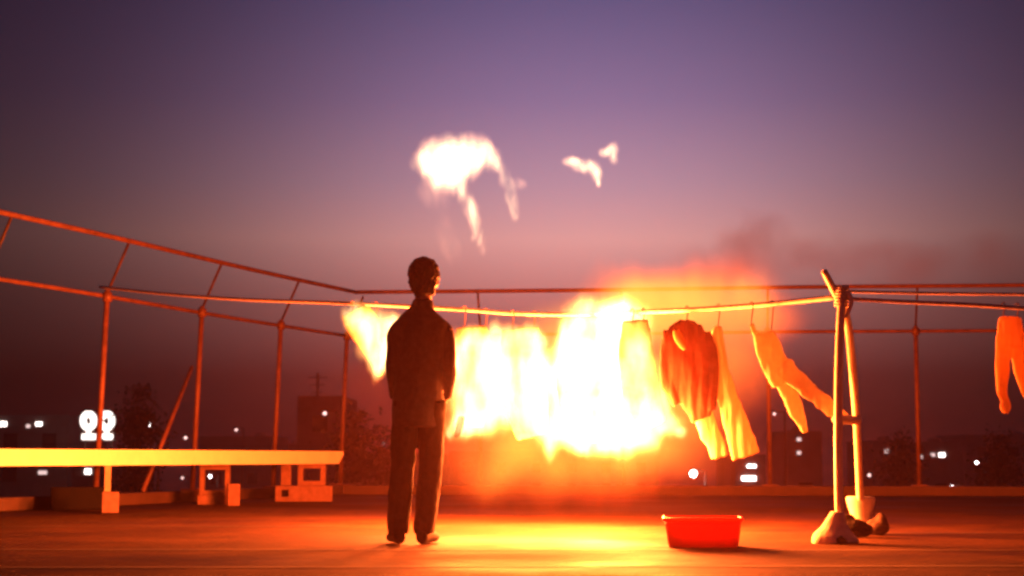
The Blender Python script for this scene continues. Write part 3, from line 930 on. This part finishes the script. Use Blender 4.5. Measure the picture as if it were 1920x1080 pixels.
# ---------------------------------------------------------------- the city beyond
WIN_ME = {}
def win_mesh(w, h, m):
    key = (round(w, 2), round(h, 2), m.name)
    if key not in WIN_ME:
        bm = bmesh.new()
        box(bm, (0, -.03, 0), (w, .06, h))
        me = bpy.data.meshes.new('window')
        bm.to_mesh(me); bm.free()
        me.materials.append(m)
        WIN_ME[key] = me
    return WIN_ME[key]
def building(label, x0, x1, ytop, Y, depth, lit=(), tone=(.2, .18, .17), tank=True, grid=True, antenna=None, gap=3.0):
    a, b_ = at(x0, 858, Y), at(x1, 858, Y)
    w = b_.x - a.x
    ztop = at((x0 + x1) / 2, ytop, Y).z
    cx = (a.x + b_.x) / 2
    g = thing('building', label, 'building', (cx, Y + depth / 2, GROUND_Z), 0, 'buildings beyond the roof')
    H = ztop - GROUND_Z
    m = mat('plaster %.2f %.2f' % (tone[0], tone[2]), tone, .9, scale=.3)
    obj('wall', newbox((0, 0, (H - .9) / 2), (w, depth, H - .9), 0, .05), m, g)
    for sx in (-1, 1):
        obj('parapet', newbox((sx * (w / 2 - .12), 0, H - .45), (.24, depth, .9)), m, g)
    for sy in (-1, 1):
        obj('parapet', newbox((0, sy * (depth / 2 - .12), H - .45), (w - .48, .24, .9)), m, g)
    if tank:
        bm = bmesh.new()
        loft(bm, [(w * .22, 0, H - .9), (w * .22, 0, H + .4), (w * .22, 0, H + .6)], [.8, .8, .3], 16)
        obj('water_tank', bm, M_WALL, g, True)
    if antenna:
        ax = at(antenna[0], 858, Y).x - cx
        az_ = at(antenna[0], antenna[1], Y).z - GROUND_Z
        ant = bmesh.new()
        rod((ax, 0, H - .9), (ax, 0, az_), .12, 8, ant)
        for q in range(3):
            rod((ax - .9 + q * .2, 0, az_ - .4 - q * .7), (ax + .9 - q * .2, 0, az_ - .4 - q * .7), .05, 6, ant)
        obj('antenna', ant, M_STEEL, g)
    spots = []
    for (px, py, wp, hp, mm) in lit:
        c_ = at(px, py, Y)
        spots.append((c_.x - cx, c_.z - GROUND_Z))
        o = obj('window', win_mesh(.8 * wp / ppm(Y), .8 * hp / ppm(Y), mm), None, g)
        o.location = (c_.x - cx, -depth / 2 - .02, c_.z - GROUND_Z)
        fr_ = bmesh.new()
        box(fr_, (0, -.05, -hp / ppm(Y) / 2 - .08), (wp / ppm(Y) + .2, .12, .12))
        f_ = obj('sill', fr_, m, o)
    if grid:
        cols = max(1, int(w / gap))
        r = 0
        z = H - 2.4
        while z > 6 and r < 5:
            for c_ in range(cols):
                x = -w / 2 + (c_ + .5) * w / cols
                if all(abs(x - sx) > 1.4 or abs(z - sz) > 1.4 for sx, sz in spots):
                    o = obj('window', win_mesh(1.3, 1.4, M_GLASS), None, g)
                    o.location = (x, -depth / 2 - .02, z)
            z -= 3.1
            r += 1
    return g
building('low dark block with small lit windows behind the left end of the bench', -90, 128, 778, 150, 14,
         [(4, 795, 20, 10, M_LIT), (53, 799, 9, 8, M_LITDIM), (73, 795, 13, 8, M_LIT), (80, 886, 20, 9, M_LITDIM)], tank=False)
building('dark block carrying the bright white roof sign', 136, 232, 846, 138, 12, [(165, 884, 13, 11, M_LIT)], tank=False)
building('low wide dark block behind the middle of the bench', 372, 508, 818, 210, 16, [(342, 897, 7, 8, M_LITDIM)][:0], gap=4)
building('dark tower block with a roof antenna left of the man', 556, 642, 742, 140, 13, [], antenna=(577, 692), tank=False)
building('far low block seen at the left side of the man', 655, 838, 852, 230, 16, [(721, 832, 8, 8, M_LITDIM)][:0], gap=4)
building('far wide block behind the fire', 842, 1235, 846, 240, 18, [], gap=5)
building('narrow block with three stacked bright window bands right of the fire', 1378, 1436, 852, 130, 12,
         [(1409, 874, 20, 7, M_LIT), (1404, 897, 32, 10, M_LIT), (1403, 921, 30, 10, M_LIT)], grid=False, tank=False)
building('dark block with two faint lights left of the stand', 1476, 1542, 808, 150, 12,
         [(1498, 824, 10, 8, M_LITDIM), (1498, 849, 9, 8, M_LITDIM)])
building('dark block with a faint light right of the stand', 1638, 1706, 826, 175, 14, [(1663, 846, 10, 9, M_LITDIM)])
building('dark block with a bright double window near the right fence post', 1720, 1806, 828, 185, 14,
         [(1749, 853, 10, 8, M_LITDIM), (1766, 853, 13, 9, M_LIT), (1727, 857, 6, 9, M_LITDIM)])
building('dark wide block at the far right edge', 1812, 1990, 815, 225, 16, [], gap=4)
building('far dark block between the bench lights and the antenna tower', 505, 560, 832, 260, 14, [])

# roof sign: two glyphs, each an oval ring on a stem over a bar
sg = thing('roof_sign', 'bright white lit sign with two oval characters over a bar', 'sign', at(181, 846, 142))
so2 = Vector(sg.location)
Ys = 142
def S_(px, py):
    return at(px, py, Ys) - so2
for cx_, x0_, x1_ in ((166, 151, 181), (200, 187, 213)):
    g_ = bmesh.new()
    ring = [S_(cx_ + 10 * math.cos(a), 789 + 13 * math.sin(a)) for a in [2 * math.pi * i / 20 for i in range(21)]]
    tube(ring, .30, 8, 2, g_)
    rod(S_(cx_, 800), S_(cx_, 815), .22, 8, g_)
    rod(S_(x0_ + 3, 819), S_(x1_ - 2, 819), .27, 8, g_)
    obj('character', g_, M_NEON, sg, True)
for px in (156, 181, 206):
    obj('sign_post', rod(S_(px, 846) + Vector((0, .7, -1.0)), S_(px, 776) + Vector((0, .7, 0)), .09, 8), M_STEEL, sg)
for py in (785, 812, 826):
    obj('sign_rail', rod(S_(148, py) + Vector((0, .55, 0)), S_(214, py) + Vector((0, .55, 0)), .07, 8), M_STEEL, sg)

def mast(label, px, py, Y, r, m, second=None):
    p = at(px, py, Y)
    g = thing('street_lamp', label, 'street lamp', (p.x, p.y, GROUND_Z), 0, 'lamps among the city')
    H = p.z - GROUND_Z
    r *= .62
    arm = .9
    bm = bmesh.new()
    sloft(bm, [(arm, 0, 0), (arm, 0, H * .5), (arm, 0, H + .2)], [.16, .12, .09], n=8, per=2)
    obj('pole', bm, M_STEEL, g, True)
    obj('arm', rod((arm, 0, H + .15), (0, 0, H + r + .12), .06, 6), M_STEEL, g)
    obj('housing', newbox((0, 0, H + r + .1), (.5, .4, .16), 0, .03), M_STEEL, g)
    bm = bmesh.new()
    ball(bm, (0, 0, H), (r, r, r), 2)
    obj('lamp_glass', bm, m, g, True)
    return g
mast('bright lamp just right of the lit roof sign', 281, 796, 150, .22, M_LAMP)
mast('faint lamp below the bright one right of the sign', 262, 818, 190, .24, M_LAMPD)
mast('orange-pink lamp at the foot of the braced fence post', 348, 821, 160, .26, M_LAMPD)
mast('round pinkish lamp in front of the antenna tower', 609, 775, 118, .24, M_LAMPD)
mast('small lamp seen at the tip of the bench', 640, 884, 200, .26, M_LAMP)
mast('lamp glinting inside the hollow block under the bench', 394, 893, 190, .24, M_LAMP)
mast('dim lamp below the bench, left of the hollow block', 342, 896, 230, .3, M_LAMPD)
mast('tiny reddish lamp beside the left leg of the man', 718, 832, 220, .25, M_LAMPD)
mast('large bright lamp below the hanging trousers', 1300, 888, 120, .42, M_LAMP)
mast('faint lamp right of the hanging trousers', 1452, 776, 140, .2, M_LAMPD)
mast('pinkish lamp close to the right side of the stand', 1630, 891, 150, .26, M_LAMPD)
mast('small crisp white lamp near the right edge', 1832, 868, 170, .24, M_LAMP)
mast('bright white lamp lowest at the right of the fence post', 1785, 915, 140, .30, M_LAMP)
mast('dim lamp at the upper right of the lowest bright one', 1797, 899, 190, .26, M_LAMPD)
mast('dim lamp in the roof line of the wide low block', 443, 806, 205, .3, M_LAMPD)

# trees standing among the buildings
def tree(label, px, ytop, Y, wpx, seed):
    rnd = random.Random(seed)
    p = at(px, ytop, Y)
    g = thing('tree', label, 'tree', (p.x, p.y, GROUND_Z), 0, 'trees beyond the roof')
    H = p.z - GROUND_Z
    R = wpx / ppm(Y) / 2
    bm = bmesh.new()
    sloft(bm, [(0, 0, 0), (.15, 0, H * .3), (-.1, .1, H * .6), (0, 0, H * .95)], [.38, .28, .18, .03], n=9, per=3)
    tips = []
    for i in range(16):
        h0 = H * (.35 + .55 * i / 16)
        a = i * 2.4 + rnd.random()
        ln = R * (1.0 - .55 * (i / 16)) * (.65 + .5 * rnd.random())
        t = Vector((math.cos(a) * ln, math.sin(a) * ln, h0 + ln * (.5 + .4 * rnd.random())))
        sloft(bm, [(0, 0, h0), t * .5 + Vector((0, 0, h0 * .5)), t], [.10, .06, .02], n=6, per=2)
        tips += [t, (t + Vector((0, 0, h0))) / 2 + Vector((0, 0, .3))]
    tips += [Vector((0, 0, H * .95)), Vector((0, 0, H * .88))]
    obj('trunk', bm, M_BARK, g, True)
    bm = bmesh.new()
    for t in tips:
        cr_ = .7 + .8 * rnd.random()
        for k in range(150):
            d = Vector((rnd.gauss(0, 1), rnd.gauss(0, 1), rnd.gauss(0, .8))) * cr_ * .55
            c_ = t + d
            s = .10 + .12 * rnd.random()
            u = Vector((rnd.gauss(0, 1), rnd.gauss(0, 1), rnd.gauss(0, 1))).normalized() * s
            v = u.orthogonal().normalized() * s * .6
            bm.faces.new([bm.verts.new(c_ + u), bm.verts.new(c_ + v), bm.verts.new(c_ - u), bm.verts.new(c_ - v)])
    me = bpy.data.meshes.new('crown')
    bm.to_mesh(me); bm.free()
    obj('crown', me, M_LEAF, g)
tree('dark tree right of the lit sign', 262, 704, 112, 75, 1)
tree('dark bushy tree right of the antenna tower', 668, 752, 104, 90, 2)
tree('lower dark tree at the left side of the man', 712, 796, 110, 70, 3)
tree('low dark tree between the stand and the right fence post', 1690, 800, 118, 80, 4)
tree('dark tree at the far right edge', 1872, 796, 108, 120, 5)

# ---------------------------------------------------------------- smoke and haze
def smoke_mat(name, dens, col, absorb):
    m = bpy.data.materials.new(name)
    m.use_nodes = True
    n, l = m.node_tree.nodes, m.node_tree.links
    n.clear()
    o = n.new('ShaderNodeOutputMaterial')
    v = n.new('ShaderNodeVolumePrincipled')
    v.inputs['Color'].default_value = (*col, 1)
    v.inputs['Density'].default_value = dens
    v.inputs['Anisotropy'].default_value = absorb
    l.new(v.outputs[0], o.inputs['Volume'])
    return m
YS2 = 14.0
so3 = at(1600, 480, YS2)
lb = lobes([(1330, 500, 90, 50), (1420, 470, 100, 50), (1520, 490, 90, 40), (1620, 480, 100, 40, 0, .7), (1720, 500, 110, 45, 0, .7), (1850, 480, 110, 50, 0, .6), (1400, 440, 70, 35)], YS2, so3, 1.2, 0.0, .4, .8)
sm = gas('smoke', None, lb, blob_flame('smoke', lb, .60, ((.07, .045, .04),) * 3, .28, 1.1, 0.05, .8, tex=.9, kind='smoke', lift=1.0), .08, .15)
sm.location = so3
sm['kind'] = 'stuff'
HAZE_DENSITY = .0009
hz = obj('haze', newbox((0, 1195, -4), (5280, 2830, 30)), smoke_mat('haze air', HAZE_DENSITY, (.90, .45, .42), .72))
hz['kind'] = 'stuff'
